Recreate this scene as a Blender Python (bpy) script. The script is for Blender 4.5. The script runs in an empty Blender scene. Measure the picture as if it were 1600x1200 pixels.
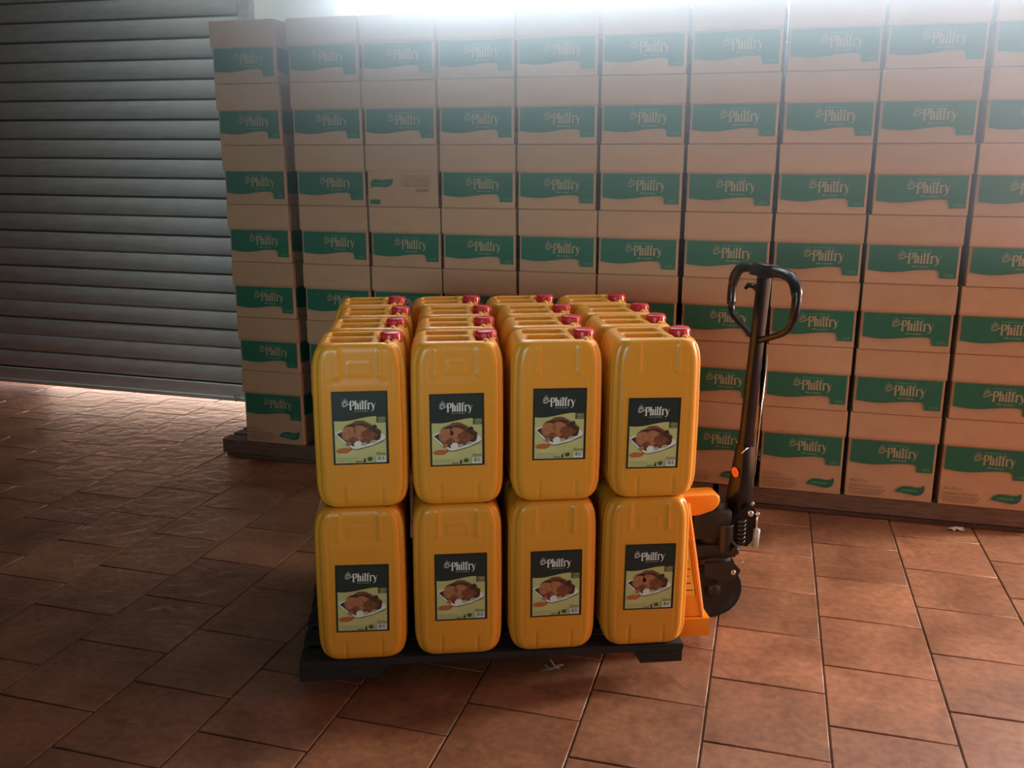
import bpy, bmesh, math, random
from mathutils import Vector, Matrix, Euler
random.seed(7)
sc = bpy.context.scene
COL = sc.collection
PI = math.pi

# ------------------------------------------------------------------ camera
f_px, pitch, roll, yaw = 1442.84, 0.2325, 0.0032, -0.2721
cam_d = bpy.data.cameras.new('camera')
cam = bpy.data.objects.new('camera', cam_d); COL.objects.link(cam)
cam_d.sensor_width = 36.0
cam_d.lens = f_px / 1600.0 * 36.0
cam_d.clip_start = 0.02
Xc = Vector((math.cos(yaw), -math.sin(yaw), 0)); Yc = Vector((math.sin(yaw), math.cos(yaw), 0)); Zc = Vector((0, 0, 1))
fwd = Yc * math.cos(pitch) - Zc * math.sin(pitch)
upv = Yc * math.sin(pitch) + Zc * math.cos(pitch)
cr, sr = math.cos(roll), math.sin(roll)
cx = Xc * cr + upv * sr
cu = upv * cr - Xc * sr
M = Matrix((cx, cu, -fwd)).transposed().to_4x4()
M.translation = Vector((0, 0, 1.45))
cam.matrix_world = M
sc.camera = cam

# ------------------------------------------------------------------ exposure, world, daylight
sc.view_settings.view_transform = 'Standard'
sc.view_settings.look = 'None'
sc.view_settings.gamma = 1.0
sc.view_settings.use_curve_mapping = False
sc.view_settings.exposure = 0.0
sc.cycles.use_denoising = True
sc.cycles.max_bounces = 8
sc.cycles.diffuse_bounces = 4
sc.cycles.sample_clamp_indirect = 4.0
w = bpy.data.worlds.new('daylight'); sc.world = w; w.use_nodes = True
w.node_tree.nodes['Background'].inputs['Color'].default_value = (0.86, 0.93, 1.0, 1)
w.node_tree.nodes['Background'].inputs['Strength'].default_value = 0.8

def area(name, loc, target, sx, sy, power, color, spread=180):
    l = bpy.data.lights.new(name, 'AREA'); l.shape = 'RECTANGLE'; l.size = sx; l.size_y = sy
    l.energy = power; l.color = color; l.spread = math.radians(spread)
    o = bpy.data.objects.new(name, l); COL.objects.link(o)
    o.location = loc
    d = Vector(target) - Vector(loc)
    o.rotation_euler = d.to_track_quat('-Z', 'Y').to_euler()
    return o
# daylight from the open doorway on the right, the clerestory window over the cartons, plus added roof, front and side fills
area('doorway_daylight', (2.96, 2.60, 1.20), (-0.6, 2.2, 0.5), 1.7, 2.2, 39, (1.0, 0.38, 0.21), 150)
area('front_fill_light', (-0.7, -2.52, 1.5), (-1.0, 4.0, 2.3), 1.8, 1.0, 15, (0.68, 0.97, 1.0), 56)  # added fill from behind the camera; no window is built here
area('window_daylight', (-1.05, 4.93, 3.2), (1.3, 1.6, 2.0), 2.3, 2.1, 108, (0.80, 0.91, 1.0), 80)
area('window_daylight', (1.35, 4.93, 3.2), (1.0, 1.6, 1.6), 2.3, 2.1, 108, (0.78, 0.88, 1.0), 120)
area('roof_fill_light', (0.6, 3.0, 4.68), (0.6, 3.1, 0.0), 2.0, 0.7, 6, (0.9, 1.0, 0.8), 64)  # unseen roof source, added to brighten the upper cartons and can tops
area('roof_fill_light', (-2.55, 4.35, 4.68), (-2.75, 4.78, 2.2), 0.8, 0.3, 8, (0.97, 1.0, 0.98), 62)  # added to brighten the white pillar and upper shutter
area('shutter_gap_daylight', (-4.05, 5.75, 0.062), (-4.05, 4.0, 0.0), 2.6, 0.10, 62, (1.0, 0.72, 0.56))
area('side_fill_light', (2.96, 4.38, 1.25), (0.1, 2.6, 0.5), 0.6, 1.0, 60, (1.0, 0.90, 0.76), 80)  # unseen source, added for edge highlights and the bright floor on the right

# ------------------------------------------------------------------ materials
HAZE = 0.36
MATS = {}
def nmat(name):
    m = bpy.data.materials.new(name); m.use_nodes = True
    return m, m.node_tree, m.node_tree.nodes['Principled BSDF']
def mat(name, col, rough=0.6, metal=0.0, var=0.12, scale=30.0, bump=0.0, bscale=None, coat=0.0, objvar=0.0, stretch=None, spec=None):
    if name in MATS: return MATS[name]
    m, t, b = nmat(name)
    n = t.nodes
    tc = n.new('ShaderNodeTexCoord'); mp = n.new('ShaderNodeMapping')
    t.links.new(tc.outputs['Object'], mp.inputs['Vector'])
    if stretch: mp.inputs['Scale'].default_value = stretch
    nz = n.new('ShaderNodeTexNoise'); nz.inputs['Scale'].default_value = scale; nz.inputs['Detail'].default_value = 4
    t.links.new(mp.outputs['Vector'], nz.inputs['Vector'])
    rp = n.new('ShaderNodeValToRGB')
    c = Vector(col)
    rp.color_ramp.elements[0].position = 0.3; rp.color_ramp.elements[1].position = 0.7
    rp.color_ramp.elements[0].color = (*(c * (1 - var)), 1); rp.color_ramp.elements[1].color = (*(c * (1 + var)), 1)
    t.links.new(nz.outputs['Fac'], rp.inputs['Fac'])
    src = rp.outputs['Color']
    if objvar:
        oi = n.new('ShaderNodeObjectInfo'); mr = n.new('ShaderNodeMapRange')
        mr.inputs['To Min'].default_value = 1 - objvar; mr.inputs['To Max'].default_value = 1 + objvar
        t.links.new(oi.outputs['Random'], mr.inputs['Value'])
        hs = n.new('ShaderNodeHueSaturation'); t.links.new(mr.outputs['Result'], hs.inputs['Value'])
        t.links.new(src, hs.inputs['Color']); src = hs.outputs['Color']
    t.links.new(src, b.inputs['Base Color'])
    b.inputs['Roughness'].default_value = rough; b.inputs['Metallic'].default_value = metal
    if spec is not None: b.inputs['Specular IOR Level'].default_value = spec
    if coat: b.inputs['Coat Weight'].default_value = coat
    if bump:
        n2 = n.new('ShaderNodeTexNoise'); n2.inputs['Scale'].default_value = bscale or scale; n2.inputs['Detail'].default_value = 5
        t.links.new(mp.outputs['Vector'], n2.inputs['Vector'])
        bp = n.new('ShaderNodeBump'); bp.inputs['Strength'].default_value = bump; bp.inputs['Distance'].default_value = 0.004
        t.links.new(n2.outputs['Fac'], bp.inputs['Height']); t.links.new(bp.outputs['Normal'], b.inputs['Normal'])
    MATS[name] = m
    return m

CARD = mat('cardboard', (0.45, 0.265, 0.155), 0.75, var=0.05, scale=14, bump=0.05, bscale=120, objvar=0.06, spec=0.3)
CARD_EDGE = mat('cardboard_edge', (0.46, 0.29, 0.18), 0.8, var=0.08, scale=60)
GREEN = mat('green_print', (0.022, 0.118, 0.070), 0.6, var=0.06, scale=20, spec=0.3)
LOGO = mat('print_logo_tan', (0.33, 0.25, 0.15), 0.7, var=0.05)
PALE_GREEN = mat('print_pale_green', (0.10, 0.24, 0.13), 0.7, var=0.05)
INK = mat('print_ink', (0.20, 0.12, 0.06), 0.7, var=0.05)
CAN = mat('orange_plastic', (0.72, 0.295, 0.026), 0.33, var=0.03, scale=6, objvar=0.03, bump=0.02, bscale=220)
CAP = mat('red_cap_plastic', (0.50, 0.016, 0.026), 0.32, var=0.04)
L_EDGE = mat('label_border', (0.012, 0.014, 0.010), 0.4, var=0.05)
L_DARK = mat('label_dark_green', (0.014, 0.024, 0.020), 0.4, var=0.05)
L_CREAM = mat('label_cream_green', (0.50, 0.50, 0.20), 0.4, var=0.10, scale=9)
L_WHITE = mat('label_white', (0.72, 0.72, 0.66), 0.4, var=0.04)
L_GREY = mat('label_grey', (0.36, 0.40, 0.30), 0.4, var=0.04)
L_OLIVE = mat('label_olive', (0.075, 0.08, 0.022), 0.4, var=0.05)
L_BROWN = mat('label_roast_brown', (0.20, 0.065, 0.028), 0.4, var=0.35, scale=120)
L_TAN = mat('label_roast_tan', (0.40, 0.16, 0.07), 0.4, var=0.25, scale=110)
L_DKBR = mat('label_roast_dark', (0.06, 0.026, 0.012), 0.4, var=0.4, scale=140)
L_RED = mat('label_pepper_red', (0.55, 0.10, 0.03), 0.4, var=0.2, scale=90)
L_GRN = mat('label_herb', (0.06, 0.08, 0.015), 0.4, var=0.2)
L_SHAD = mat('label_platter_rim', (0.16, 0.14, 0.06), 0.4, var=0.1)
TILE = None
GROUT = mat('grout', (0.105, 0.068, 0.05), 0.9, var=0.2, scale=40)
STEEL = mat('shutter_steel', (0.58, 0.595, 0.585), 0.55, metal=0.15, var=0.13, scale=5, stretch=(1, 1, 6), bump=0.02, bscale=40)
STEELD = mat('shutter_groove_shade', (0.06, 0.06, 0.058), 0.8, var=0.2, scale=20)  # groove shade painted in as a darker slat colour
GALV = mat('guide_rail_steel', (0.42, 0.44, 0.42), 0.5, metal=0.5, var=0.2, scale=30)
CHROME = mat('bright_steel', (0.75, 0.75, 0.73), 0.25, metal=1.0, var=0.05)
WALLW = mat('white_wall_paint', (0.84, 0.84, 0.80), 0.85, var=0.03, scale=3)
WALLD = mat('grey_wall_paint', (0.16, 0.15, 0.14), 0.9, var=0.08, scale=2)
WALLP = mat('carton_gap_shade', (0.035, 0.034, 0.034), 0.8, var=0.08, scale=2)  # wall under the window coloured dark so carton gaps look shaded
CEIL = mat('ceiling_paint', (0.20, 0.20, 0.20), 0.9, var=0.05, scale=2)
WOOD = mat('old_pallet_wood', (0.11, 0.062, 0.042), 0.8, var=0.3, scale=12, stretch=(1, 8, 8), bump=0.2, bscale=60, objvar=0.15)
DARKWOOD = mat('dark_pallet_board', (0.015, 0.012, 0.011), 0.85, var=0.25, scale=10, stretch=(1, 8, 8), bump=0.15, bscale=60, objvar=0.15)
JACK = mat('jack_orange_paint', (0.80, 0.27, 0.012), 0.35, var=0.04, scale=8, coat=0.2)
JACKB = mat('jack_black_paint', (0.010, 0.008, 0.008), 0.28, var=0.1, scale=20, spec=0.35)
IRON = mat('pump_black_iron', (0.016, 0.014, 0.013), 0.42, var=0.2, scale=40, bump=0.08, bscale=90)
RUBBER = mat('black_wheel_rubber', (0.012, 0.011, 0.011), 0.45, var=0.1, scale=30)
STICK_O = mat('orange_sticker', (0.85, 0.16, 0.05), 0.5, var=0.03)
STICK_Y = mat('yellow_sticker', (0.80, 0.40, 0.03), 0.5, var=0.04)
STICK_K = mat('sticker_black', (0.02, 0.015, 0.012), 0.5, var=0.04)
CONC = mat('outdoor_concrete', (0.62, 0.58, 0.53), 0.9, var=0.1, scale=3)
FRAME = mat('window_frame_paint', (0.30, 0.31, 0.36), 0.5, var=0.05)
CABLE = mat('grey_cable', (0.35, 0.35, 0.34), 0.6, var=0.05)
PAPER = mat('scrap_paper', (0.55, 0.52, 0.48), 0.8, var=0.1, scale=30)
TIE = mat('strap_grey', (0.22, 0.20, 0.18), 0.6, var=0.1)

def tile_mat():
    m, t, b = nmat('terracotta_tile'); n = t.nodes
    tc = n.new('ShaderNodeTexCoord'); oi = n.new('ShaderNodeObjectInfo')
    ge = n.new('ShaderNodeNewGeometry')
    def noise(s, d, dist=0.0):
        z = n.new('ShaderNodeTexNoise'); z.inputs['Scale'].default_value = s; z.inputs['Detail'].default_value = d
        z.inputs['Distortion'].default_value = dist
        t.links.new(ge.outputs['Position'], z.inputs['Vector']); return z
    a = noise(4.5, 6, 0.4); c = noise(38, 4)
    r = n.new('ShaderNodeValToRGB'); e = r.color_ramp.elements
    e[0].position = 0.32; e[0].color = (0.215, 0.088, 0.047, 1)
    e[1].position = 0.68; e[1].color = (0.365, 0.165, 0.092, 1)
    t.links.new(a.outputs['Fac'], r.inputs['Fac'])
    r2 = n.new('ShaderNodeValToRGB'); r2.color_ramp.elements[0].color = (0.78, 0.78, 0.78, 1); r2.color_ramp.elements[1].color = (1.15, 1.12, 1.10, 1)
    r2.color_ramp.elements[0].position = 0.35; r2.color_ramp.elements[1].position = 0.7
    t.links.new(c.outputs['Fac'], r2.inputs['Fac'])
    mx = n.new('ShaderNodeMix'); mx.data_type = 'RGBA'; mx.blend_type = 'MULTIPLY'; mx.inputs[0].default_value = 1.0
    t.links.new(r.outputs['Color'], mx.inputs[6]); t.links.new(r2.outputs['Color'], mx.inputs[7])
    mr = n.new('ShaderNodeMapRange'); mr.inputs['To Min'].default_value = 0.86; mr.inputs['To Max'].default_value = 1.14
    t.links.new(oi.outputs['Random'], mr.inputs['Value'])
    hs = n.new('ShaderNodeHueSaturation'); t.links.new(mr.outputs['Result'], hs.inputs['Value'])
    t.links.new(mx.outputs[2], hs.inputs['Color']); t.links.new(hs.outputs['Color'], b.inputs['Base Color'])
    b.inputs['Roughness'].default_value = 0.50
    b.inputs['Specular IOR Level'].default_value = 0.5
    d = noise(16, 5, 0.6)
    bp = n.new('ShaderNodeBump'); bp.inputs['Strength'].default_value = 0.45; bp.inputs['Distance'].default_value = 0.007
    t.links.new(d.outputs['Fac'], bp.inputs['Height']); t.links.new(bp.outputs['Normal'], b.inputs['Normal'])
    return m
TILE = tile_mat()
def glass_mat():
    m = bpy.data.materials.new('window_glass'); m.use_nodes = True; t = m.node_tree; n = t.nodes
    n.remove(n['Principled BSDF'])
    tr = n.new('ShaderNodeBsdfTransparent'); gl = n.new('ShaderNodeBsdfGlossy'); gl.inputs['Roughness'].default_value = 0.05
    fr = n.new('ShaderNodeFresnel'); fr.inputs['IOR'].default_value = 1.3; mx = n.new('ShaderNodeMixShader')
    t.links.new(fr.outputs[0], mx.inputs[0]); t.links.new(tr.outputs[0], mx.inputs[1]); t.links.new(gl.outputs[0], mx.inputs[2])
    t.links.new(mx.outputs[0], n['Material Output'].inputs['Surface'])
    return m
GLASS = glass_mat()

# ------------------------------------------------------------------ mesh helpers
class MB:
    def __init__(s): s.bm = bmesh.new(); s.mats = []
    def mi(s, m):
        if m not in s.mats: s.mats.append(m)
        return s.mats.index(m)
    def poly(s, pts, m):
        vs = [s.bm.verts.new(p) for p in pts]; f = s.bm.faces.new(vs); f.material_index = s.mi(m); return f
    def box(s, c, size, m, bev=0.0, rot=None, seg=1, taper=None):
        cx_, cy_, cz_ = c; a, b, d = (v / 2 for v in size); i = s.mi(m)
        r = bmesh.ops.create_cube(s.bm, size=1.0); vs = r['verts']
        for v in vs:
            v.co = Vector((v.co.x * 2 * a, v.co.y * 2 * b, v.co.z * 2 * d))
            if taper and v.co.z > 0: v.co.x *= taper[0]; v.co.y *= taper[1]
        fs = {f for v in vs for f in v.link_faces}
        for f in fs: f.material_index = i
        if bev:
            es = {e for v in vs for e in v.link_edges}
            rr = bmesh.ops.bevel(s.bm, geom=list(es), offset=bev, segments=seg, affect='EDGES', profile=0.5)
            vs = list({v for f in rr['faces'] for v in f.verts} | {v for v in vs if v.is_valid})
            for v in vs:
                for f in v.link_faces: f.material_index = i
        R = rot.to_matrix() if rot else None
        for v in vs:
            co = v.co.copy()
            if R: co = R @ co
            v.co = co + Vector((cx_, cy_, cz_))
        return s
    def prism(s, pts, axis, lo, hi, m):
        """closed polygon pts (2-D) extruded along axis ('x','y','z') between lo and hi"""
        def P(p, k):
            return {'x': (k, p[0], p[1]), 'y': (p[0], k, p[1]), 'z': (p[0], p[1], k)}[axis]
        A = [s.bm.verts.new(P(p, lo)) for p in pts]; B = [s.bm.verts.new(P(p, hi)) for p in pts]
        i = s.mi(m); n = len(pts); fs = [s.bm.faces.new(A), s.bm.faces.new(B)]
        for k in range(n): fs.append(s.bm.faces.new((A[k], A[(k + 1) % n], B[(k + 1) % n], B[k])))
        for f in fs: f.material_index = i
        return s
    def lathe(s, prof, origin, axis, m, seg=32):
        """prof: list of (radius, along)"""
        ax = Vector(axis).normalized(); q = ax.to_track_quat('Z', 'Y'); i = s.mi(m)
        rings = []
        for r, h in prof:
            if r < 1e-6: rings.append([s.bm.verts.new(Vector(origin) + q @ Vector((0, 0, h)))])
            else: rings.append([s.bm.verts.new(Vector(origin) + q @ Vector((r * math.cos(2 * PI * k / seg), r * math.sin(2 * PI * k / seg), h))) for k in range(seg)])
        for a, b in zip(rings, rings[1:]):
            for k in range(seg):
                if len(a) == 1 and len(b) == 1: continue
                if len(a) == 1: f = s.bm.faces.new((a[0], b[k], b[(k + 1) % seg]))
                elif len(b) == 1: f = s.bm.faces.new((a[k], a[(k + 1) % seg], b[0]))
                else: f = s.bm.faces.new((a[k], a[(k + 1) % seg], b[(k + 1) % seg], b[k]))
                f.material_index = i; f.smooth = True
        return s
    def cyl(s, a, b, r, m, seg=20, bev=0.0):
        a = Vector(a); b = Vector(b); L = (b - a).length
        e = bev or min(r * 0.12, L * 0.2)
        return s.lathe([(0, 0), (r - e, 0), (r, e), (r, L - e), (r - e, L), (0, L)], a, b - a, m, seg)
    def tube(s, pts, r, m, seg=10, closed=False, flat=1.0, ref=None):
        pts = [Vector(p) for p in pts]; n = len(pts); i = s.mi(m); rings = []
        rr = r if isinstance(r, (list, tuple)) else [r] * n
        prev = None
        for k, p in enumerate(pts):
            if closed: t = pts[(k + 1) % n] - pts[k - 1]
            else: t = pts[min(k + 1, n - 1)] - pts[max(k - 1, 0)]
            t.normalize()
            rf = Vector(ref) if ref is not None else (prev if prev is not None else (Vector((0, 0, 1)) if abs(t.z) < 0.9 else Vector((1, 0, 0))))
            u = (rf - t * rf.dot(t)).normalized(); v = t.cross(u); prev = u
            rings.append([s.bm.verts.new(p + u * rr[k] * math.cos(2 * PI * j / seg) + v * rr[k] * flat * math.sin(2 * PI * j / seg)) for j in range(seg)])
        m_ = n if closed else n - 1
        for k in range(m_):
            a, b = rings[k], rings[(k + 1) % n]
            for j in range(seg):
                f = s.bm.faces.new((a[j], a[(j + 1) % seg], b[(j + 1) % seg], b[j])); f.material_index = i; f.smooth = True
        if not closed:
            for rg in (rings[0], rings[-1]):
                f = s.bm.faces.new(rg); f.material_index = i
        return s
    def mesh(s, name, smooth=None, xf=None):
        bmesh.ops.recalc_face_normals(s.bm, faces=s.bm.faces)
        if xf is not None: s.bm.transform(xf)
        me = bpy.data.meshes.new(name); s.bm.to_mesh(me); s.bm.free()
        for m in s.mats: me.materials.append(m)
        if smooth:
            for p in me.polygons: p.use_smooth = True
            if smooth != 'all': me.set_sharp_from_angle(angle=math.radians(smooth))
        return me
    def build(s, name, parent=None, smooth=None, xf=None):
        return put(name, s.mesh(name, smooth, xf), parent)
def put(name, me, parent=None, loc=None, rot=None):
    o = bpy.data.objects.new(name, me); COL.objects.link(o)
    if parent: o.parent = parent
    if loc is not None: o.location = loc
    if rot is not None: o.rotation_euler = rot
    return o
def empty(name, loc, rz=0.0):
    o = bpy.data.objects.new(name, None); COL.objects.link(o); o.location = loc; o.rotation_euler = (0, 0, rz)
    o.empty_display_size = 0.1; return o
def tag(o, label=None, cat=None, group=None, kind=None):
    if label: o['label'] = label
    if cat: o['category'] = cat
    if group: o['group'] = group
    if kind: o['kind'] = kind
    return o
def struct(o): o['kind'] = 'structure'; return o

# flat print drawing: polygons in (u, v) metres on a plane facing -y, each layer a hair further out
class Print(MB):
    def __init__(s, y0=0.0, step=0.00018): super().__init__(); s.y = y0; s.step = step
    def layer(s, k=1): s.y -= s.step * k
    def shape(s, pts, m):
        s.poly([(p[0], s.y, p[1]) for p in pts], m)
    def rect(s, x0, z0, x1, z1, m): s.shape([(x0, z0), (x1, z0), (x1, z1), (x0, z1)], m)
    def ell(s, cx_, cz_, a, b, m, rot=0.0, n=20, wob=0.0, seed=1):
        rnd = random.Random(seed); pts = []
        for k in range(n):
            t = 2 * PI * k / n; q = 1 + rnd.uniform(-wob, wob)
            x, z = a * math.cos(t) * q, b * math.sin(t) * q
            pts.append((cx_ + x * math.cos(rot) - z * math.sin(rot), cz_ + x * math.sin(rot) + z * math.cos(rot)))
        s.shape(pts, m)
    def stroke(s, pts, w_, m):
        """tapering stroke: pts centre line, w_ list of half widths"""
        n = len(pts); L = []; R = []
        for k in range(n):
            a = pts[max(0, k - 1)]; b = pts[min(n - 1, k + 1)]
            dx, dz = b[0] - a[0], b[1] - a[1]; l = math.hypot(dx, dz) or 1; nx, nz = -dz / l, dx / l
            L.append((pts[k][0] + nx * w_[k], pts[k][1] + nz * w_[k])); R.append((pts[k][0] - nx * w_[k], pts[k][1] - nz * w_[k]))
        for k in range(n - 1): s.shape([L[k], L[k + 1], R[k + 1], R[k]], m)
    def word(s, x0, z0, w_, h, m, seed=0):
        """a line of print too small to read: a row of little bars"""
        rnd = random.Random(seed); x = x0
        while x < x0 + w_:
            l = h * rnd.uniform(0.5, 0.9)
            s.rect(x, z0, min(x + l, x0 + w_), z0 + h * rnd.choice((0.75, 0.75, 1.0)), m)
            x += l + h * (0.28 if rnd.random() < 0.8 else 0.9)
    def logo(s, ox, oz, H, m):
        """the brand word with its feather swash; H = capital height, (ox, oz) = foot of the P"""
        T = lambda p: (ox + p[0] * H, oz + p[1] * H)
        def st(x0, x1, z0, z1):      # one flared blackletter stem
            c = (x0 + x1) / 2; hw = (x1 - x0) / 2
            pts = [(x0 - .025, z0 + .03), (c, z0 - .035), (x1 + .025, z0 + .03), (x1 - .01, z0 + .12), (x1 - .015, z1 - .12), (x1 + .02, z1 - .03), (c + .02, z1 + .03), (x0 - .02, z1 - .06), (x0 + .015, z1 - .16), (x0 + .01, z0 + .12)]
            s.shape([T(p) for p in pts], m)
        def sk(pts, ws): s.stroke([T(p) for p in pts], [q * H for q in ws], m)
        st(.05, .24, -.06, 1.0)                                   # P
        sk([(.24, .93), (.38, 1.0), (.49, .88), (.51, .70), (.46, .54), (.36, .45), (.25, .50)], [.03, .06, .075, .085, .075, .05, .02])
        st(.61, .80, 0, 1.04)                                     # h
        sk([(.79, .62), (.88, .74), (.955, .68), (.965, .5), (.965, .25), (.96, 0)], [.02, .05, .08, .095, .095, .08])
        st(1.15, 1.33, 0, .76); s.shape([T(p) for p in [(1.16, .90), (1.24, .84), (1.33, .92), (1.25, 1.02)]], m)   # i
        st(1.42, 1.61, 0, 1.04)                                   # l
        st(1.72, 1.91, 0, .98)                                    # f
        sk([(1.80, .92), (1.93, 1.02), (2.05, .95)], [.03, .06, .03]); sk([(1.66, .72), (1.99, .74)], [.025, .025])
        st(2.06, 2.24, 0, .76)                                    # r
        sk([(2.22, .60), (2.31, .73), (2.42, .68), (2.44, .60)], [.02, .05, .05, .02])
        sk([(2.46, .80), (2.56, .70), (2.64, .45), (2.72, .20), (2.72, .02), (2.62, -.14), (2.52, -.20)], [.02, .06, .085, .085, .06, .035, .03])   # y
        sk([(2.74, .18), (2.86, .52), (2.96, .78)], [.03, .025, .012])
        s.shape([T((2.53 + .06 * math.cos(k * PI / 4), -.18 + .06 * math.sin(k * PI / 4))) for k in range(8)], m)
        # swash and feathers
        sk([(.06, .66), (-.18, .60), (-.42, .44), (-.64, .37), (-.80, .42), (-.84, .52)], [.05, .045, .05, .045, .03, .01])
        for (a, b, wd) in [((-.62, .50), (-.86, .72), .035), ((-.58, .58), (-.82, .96), .04), ((-.50, .66), (-.68, 1.18), .042), ((-.42, .70), (-.50, 1.36), .04), ((-.34, .68), (-.28, 1.22), .035), ((-.26, .66), (-.12, 1.0), .03)]:
            mid = ((a[0] + b[0]) / 2 - .02, (a[1] + b[1]) / 2 - .02)
            sk([a, mid, b], [.012, wd, .008])

def text_mesh(txt, size, m, y, ox, oz, mb, squeeze=1.0, align='LEFT', flip=False):
    cu_ = bpy.data.curves.new('lettering', 'FONT'); cu_.body = txt; cu_.size = size; cu_.align_x = align
    o = bpy.data.objects.new('lettering', cu_); COL.objects.link(o)
    dg = bpy.context.evaluated_depsgraph_get(); me = o.evaluated_get(dg).to_mesh()
    i = mb.mi(m); vs = [mb.bm.verts.new((ox + v.co.x * squeeze, y, oz + v.co.y)) for v in me.vertices]
    for p in me.polygons:
        try: f = mb.bm.faces.new([vs[k] for k in p.vertices]); f.material_index = i
        except ValueError: pass
    o.evaluated_get(dg).to_mesh_clear(); bpy.data.objects.remove(o); bpy.data.curves.remove(cu_)

# ------------------------------------------------------------------ room shell
YB = 4.83                      # inner face of the back wall / shutter line
RX0, RX1, RY0, RZ = -6.2, 3.0, -2.6, 4.75
T_ = 0.15
def slab(name, c, size, m): return struct(MB().box(c, size, m).build(name))
floor = struct(MB().box(((RX0 + RX1) / 2, (RY0 + YB + 0.8) / 2, -0.055), (RX1 - RX0 + 2 * T_, YB + 0.8 - RY0, 0.10), GROUT).build('floor'))
OUT = struct(MB().box((-2.0, YB + 0.8 + 2.0, -0.052), (9, 4.0, 0.1), CONC).build('ground'))
# ceiling with an opening for the added roof fill left of centre
cm = MB()
sx0, sx1, sy0, sy1 = -0.85, 1.25, 2.75, 3.55
for (x0, x1, y0, y1) in [(RX0 - T_, RX1 + T_, RY0 - T_, sy0), (RX0 - T_, RX1 + T_, sy1, YB + T_), (RX0 - T_, sx0, sy0, sy1), (sx1, RX1 + T_, sy0, sy1)]:
    cm.box(((x0 + x1) / 2, (y0 + y1) / 2, RZ + 0.05), (x1 - x0, y1 - y0, 0.1), CEIL)
struct(cm.build('ceiling'))
slab('wall_left', (RX0 - T_ / 2, (RY0 + YB) / 2, RZ / 2), (T_, YB - RY0, RZ), WALLD)
slab('wall_front', ((RX0 + RX1) / 2, RY0 - T_ / 2, RZ / 2), (RX1 - RX0 + 2 * T_, T_, RZ), WALLD)
# right wall with the open doorway
wm = MB(); dy0, dy1, dz = 1.70, 3.50, 2.40
for (y0, y1, z0, z1) in [(RY0, dy0, 0, RZ), (dy1, YB + T_, 0, RZ), (dy0, dy1, dz, RZ)]:
    wm.box((RX1 + T_ / 2, (y0 + y1) / 2, (z0 + z1) / 2), (T_, y1 - y0, z1 - z0), WALLD)
struct(wm.build('wall_right'))
dm = MB()
for y in (dy0 + 0.03, dy1 - 0.03): dm.box((RX1 + T_ / 2, y, dz / 2), (T_ + 0.04, 0.06, dz), GALV, 0.004)
dm.box((RX1 + T_ / 2, (dy0 + dy1) / 2, dz - 0.03), (T_ + 0.04, dy1 - dy0, 0.06), GALV, 0.004)
struct(dm.build('door_2'))
# back wall: shutter opening on the left, pillar, clerestory window, wall under it
SX0, SX1, SZ = -5.55, -2.89, 2.95
WX0, WX1, WZ0, WZ1 = -2.30, 2.60, 2.02, 4.35
bw = MB()
for (x0, x1, z0, z1) in [(RX0, SX0, 0, RZ), (SX0, SX1, SZ, RZ), (SX1, WX0, 1.9, RZ), (SX1, WX0, 0, 1.9), (WX0, WX1, 0, WZ0), (WX0, WX1, WZ1, RZ), (WX1, RX1 + T_, 0, RZ)]:
    bw.box(((x0 + x1) / 2, YB + T_ / 2, (z0 + z1) / 2), (x1 - x0, T_, z1 - z0), WALLP if z1 < 2.1 and x0 >= SX1 else WALLW)
struct(bw.build('wall_back'))
struct(MB().box((-2.44, YB - 0.06, RZ / 2), (0.30, 0.12, RZ), WALLW, 0.006).build('column_1'))

# roller shutter, slat by slat
door = struct(empty('door_1', ((SX0 + SX1) / 2, YB + 0.05, 0)))
pitch_s = 0.112
prof = []
for k in range(13):            # one slat: a shallow curved belly with a rolled hook at its lower edge
    t = k / 12.0
    z = 0.012 + t * (pitch_s - 0.0125); y = -0.0055 * math.sin(PI * t) ** 0.7 - 0.001
    prof.append((y, z))
prof = [(0.006, -0.012), (0.006, 0.007), (0.001, 0.010)] + prof
sm = MB(); i0 = sm.mi(STEEL)
hw = (SX1 - SX0) / 2 + 0.01
Lr = [sm.bm.verts.new((-hw, y, z)) for y, z in prof]; Rr = [sm.bm.verts.new((hw, y, z)) for y, z in prof]
Lb = [sm.bm.verts.new((-hw, y + 0.003, z)) for y, z in prof]; Rb = [sm.bm.verts.new((hw, y + 0.003, z)) for y, z in prof]
for k in range(len(prof) - 1):
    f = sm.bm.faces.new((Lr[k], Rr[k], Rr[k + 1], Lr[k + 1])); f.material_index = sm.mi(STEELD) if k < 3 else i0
    sm.bm.faces.new((Lb[k], Lb[k + 1], Rb[k + 1], Rb[k]))
slat_me = sm.mesh('slat', 45)
z = 0.135; tilt = 0.0055
n = 0
while z < SZ + 0.02:
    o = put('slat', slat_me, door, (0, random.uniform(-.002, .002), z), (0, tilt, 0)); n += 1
    z += pitch_s
br = MB().box((0, 0, 0.085), (2 * hw, 0.028, 0.10), STEEL, 0.004)
br.box((0, -0.016, 0.048), (2 * hw, 0.02, 0.026), STEEL, 0.004)
o = br.build('bottom_rail', door); o.rotation_euler = (0, tilt, 0)
lk = MB().cyl((0, 0, 0), (0, -0.03, 0), 0.014, CHROME, 16).box((0.0, -0.034, -0.012), (0.012, 0.012, 0.03), CHROME, 0.003).build('lock_bolt', door)
lk.location = (-3.103 - (SX0 + SX1) / 2, -0.02, 0.062)
for nm, x in (('trim_1', SX1 + 0.03), ('trim_2', SX0 - 0.03)):
    struct(MB().box((x, YB - 0.03, SZ / 2), (0.075, 0.06, SZ), GALV, 0.004).box((x - 0.02, YB - 0.065, SZ / 2), (0.012, 0.014, SZ), GALV, 0.003).build(nm))

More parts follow.
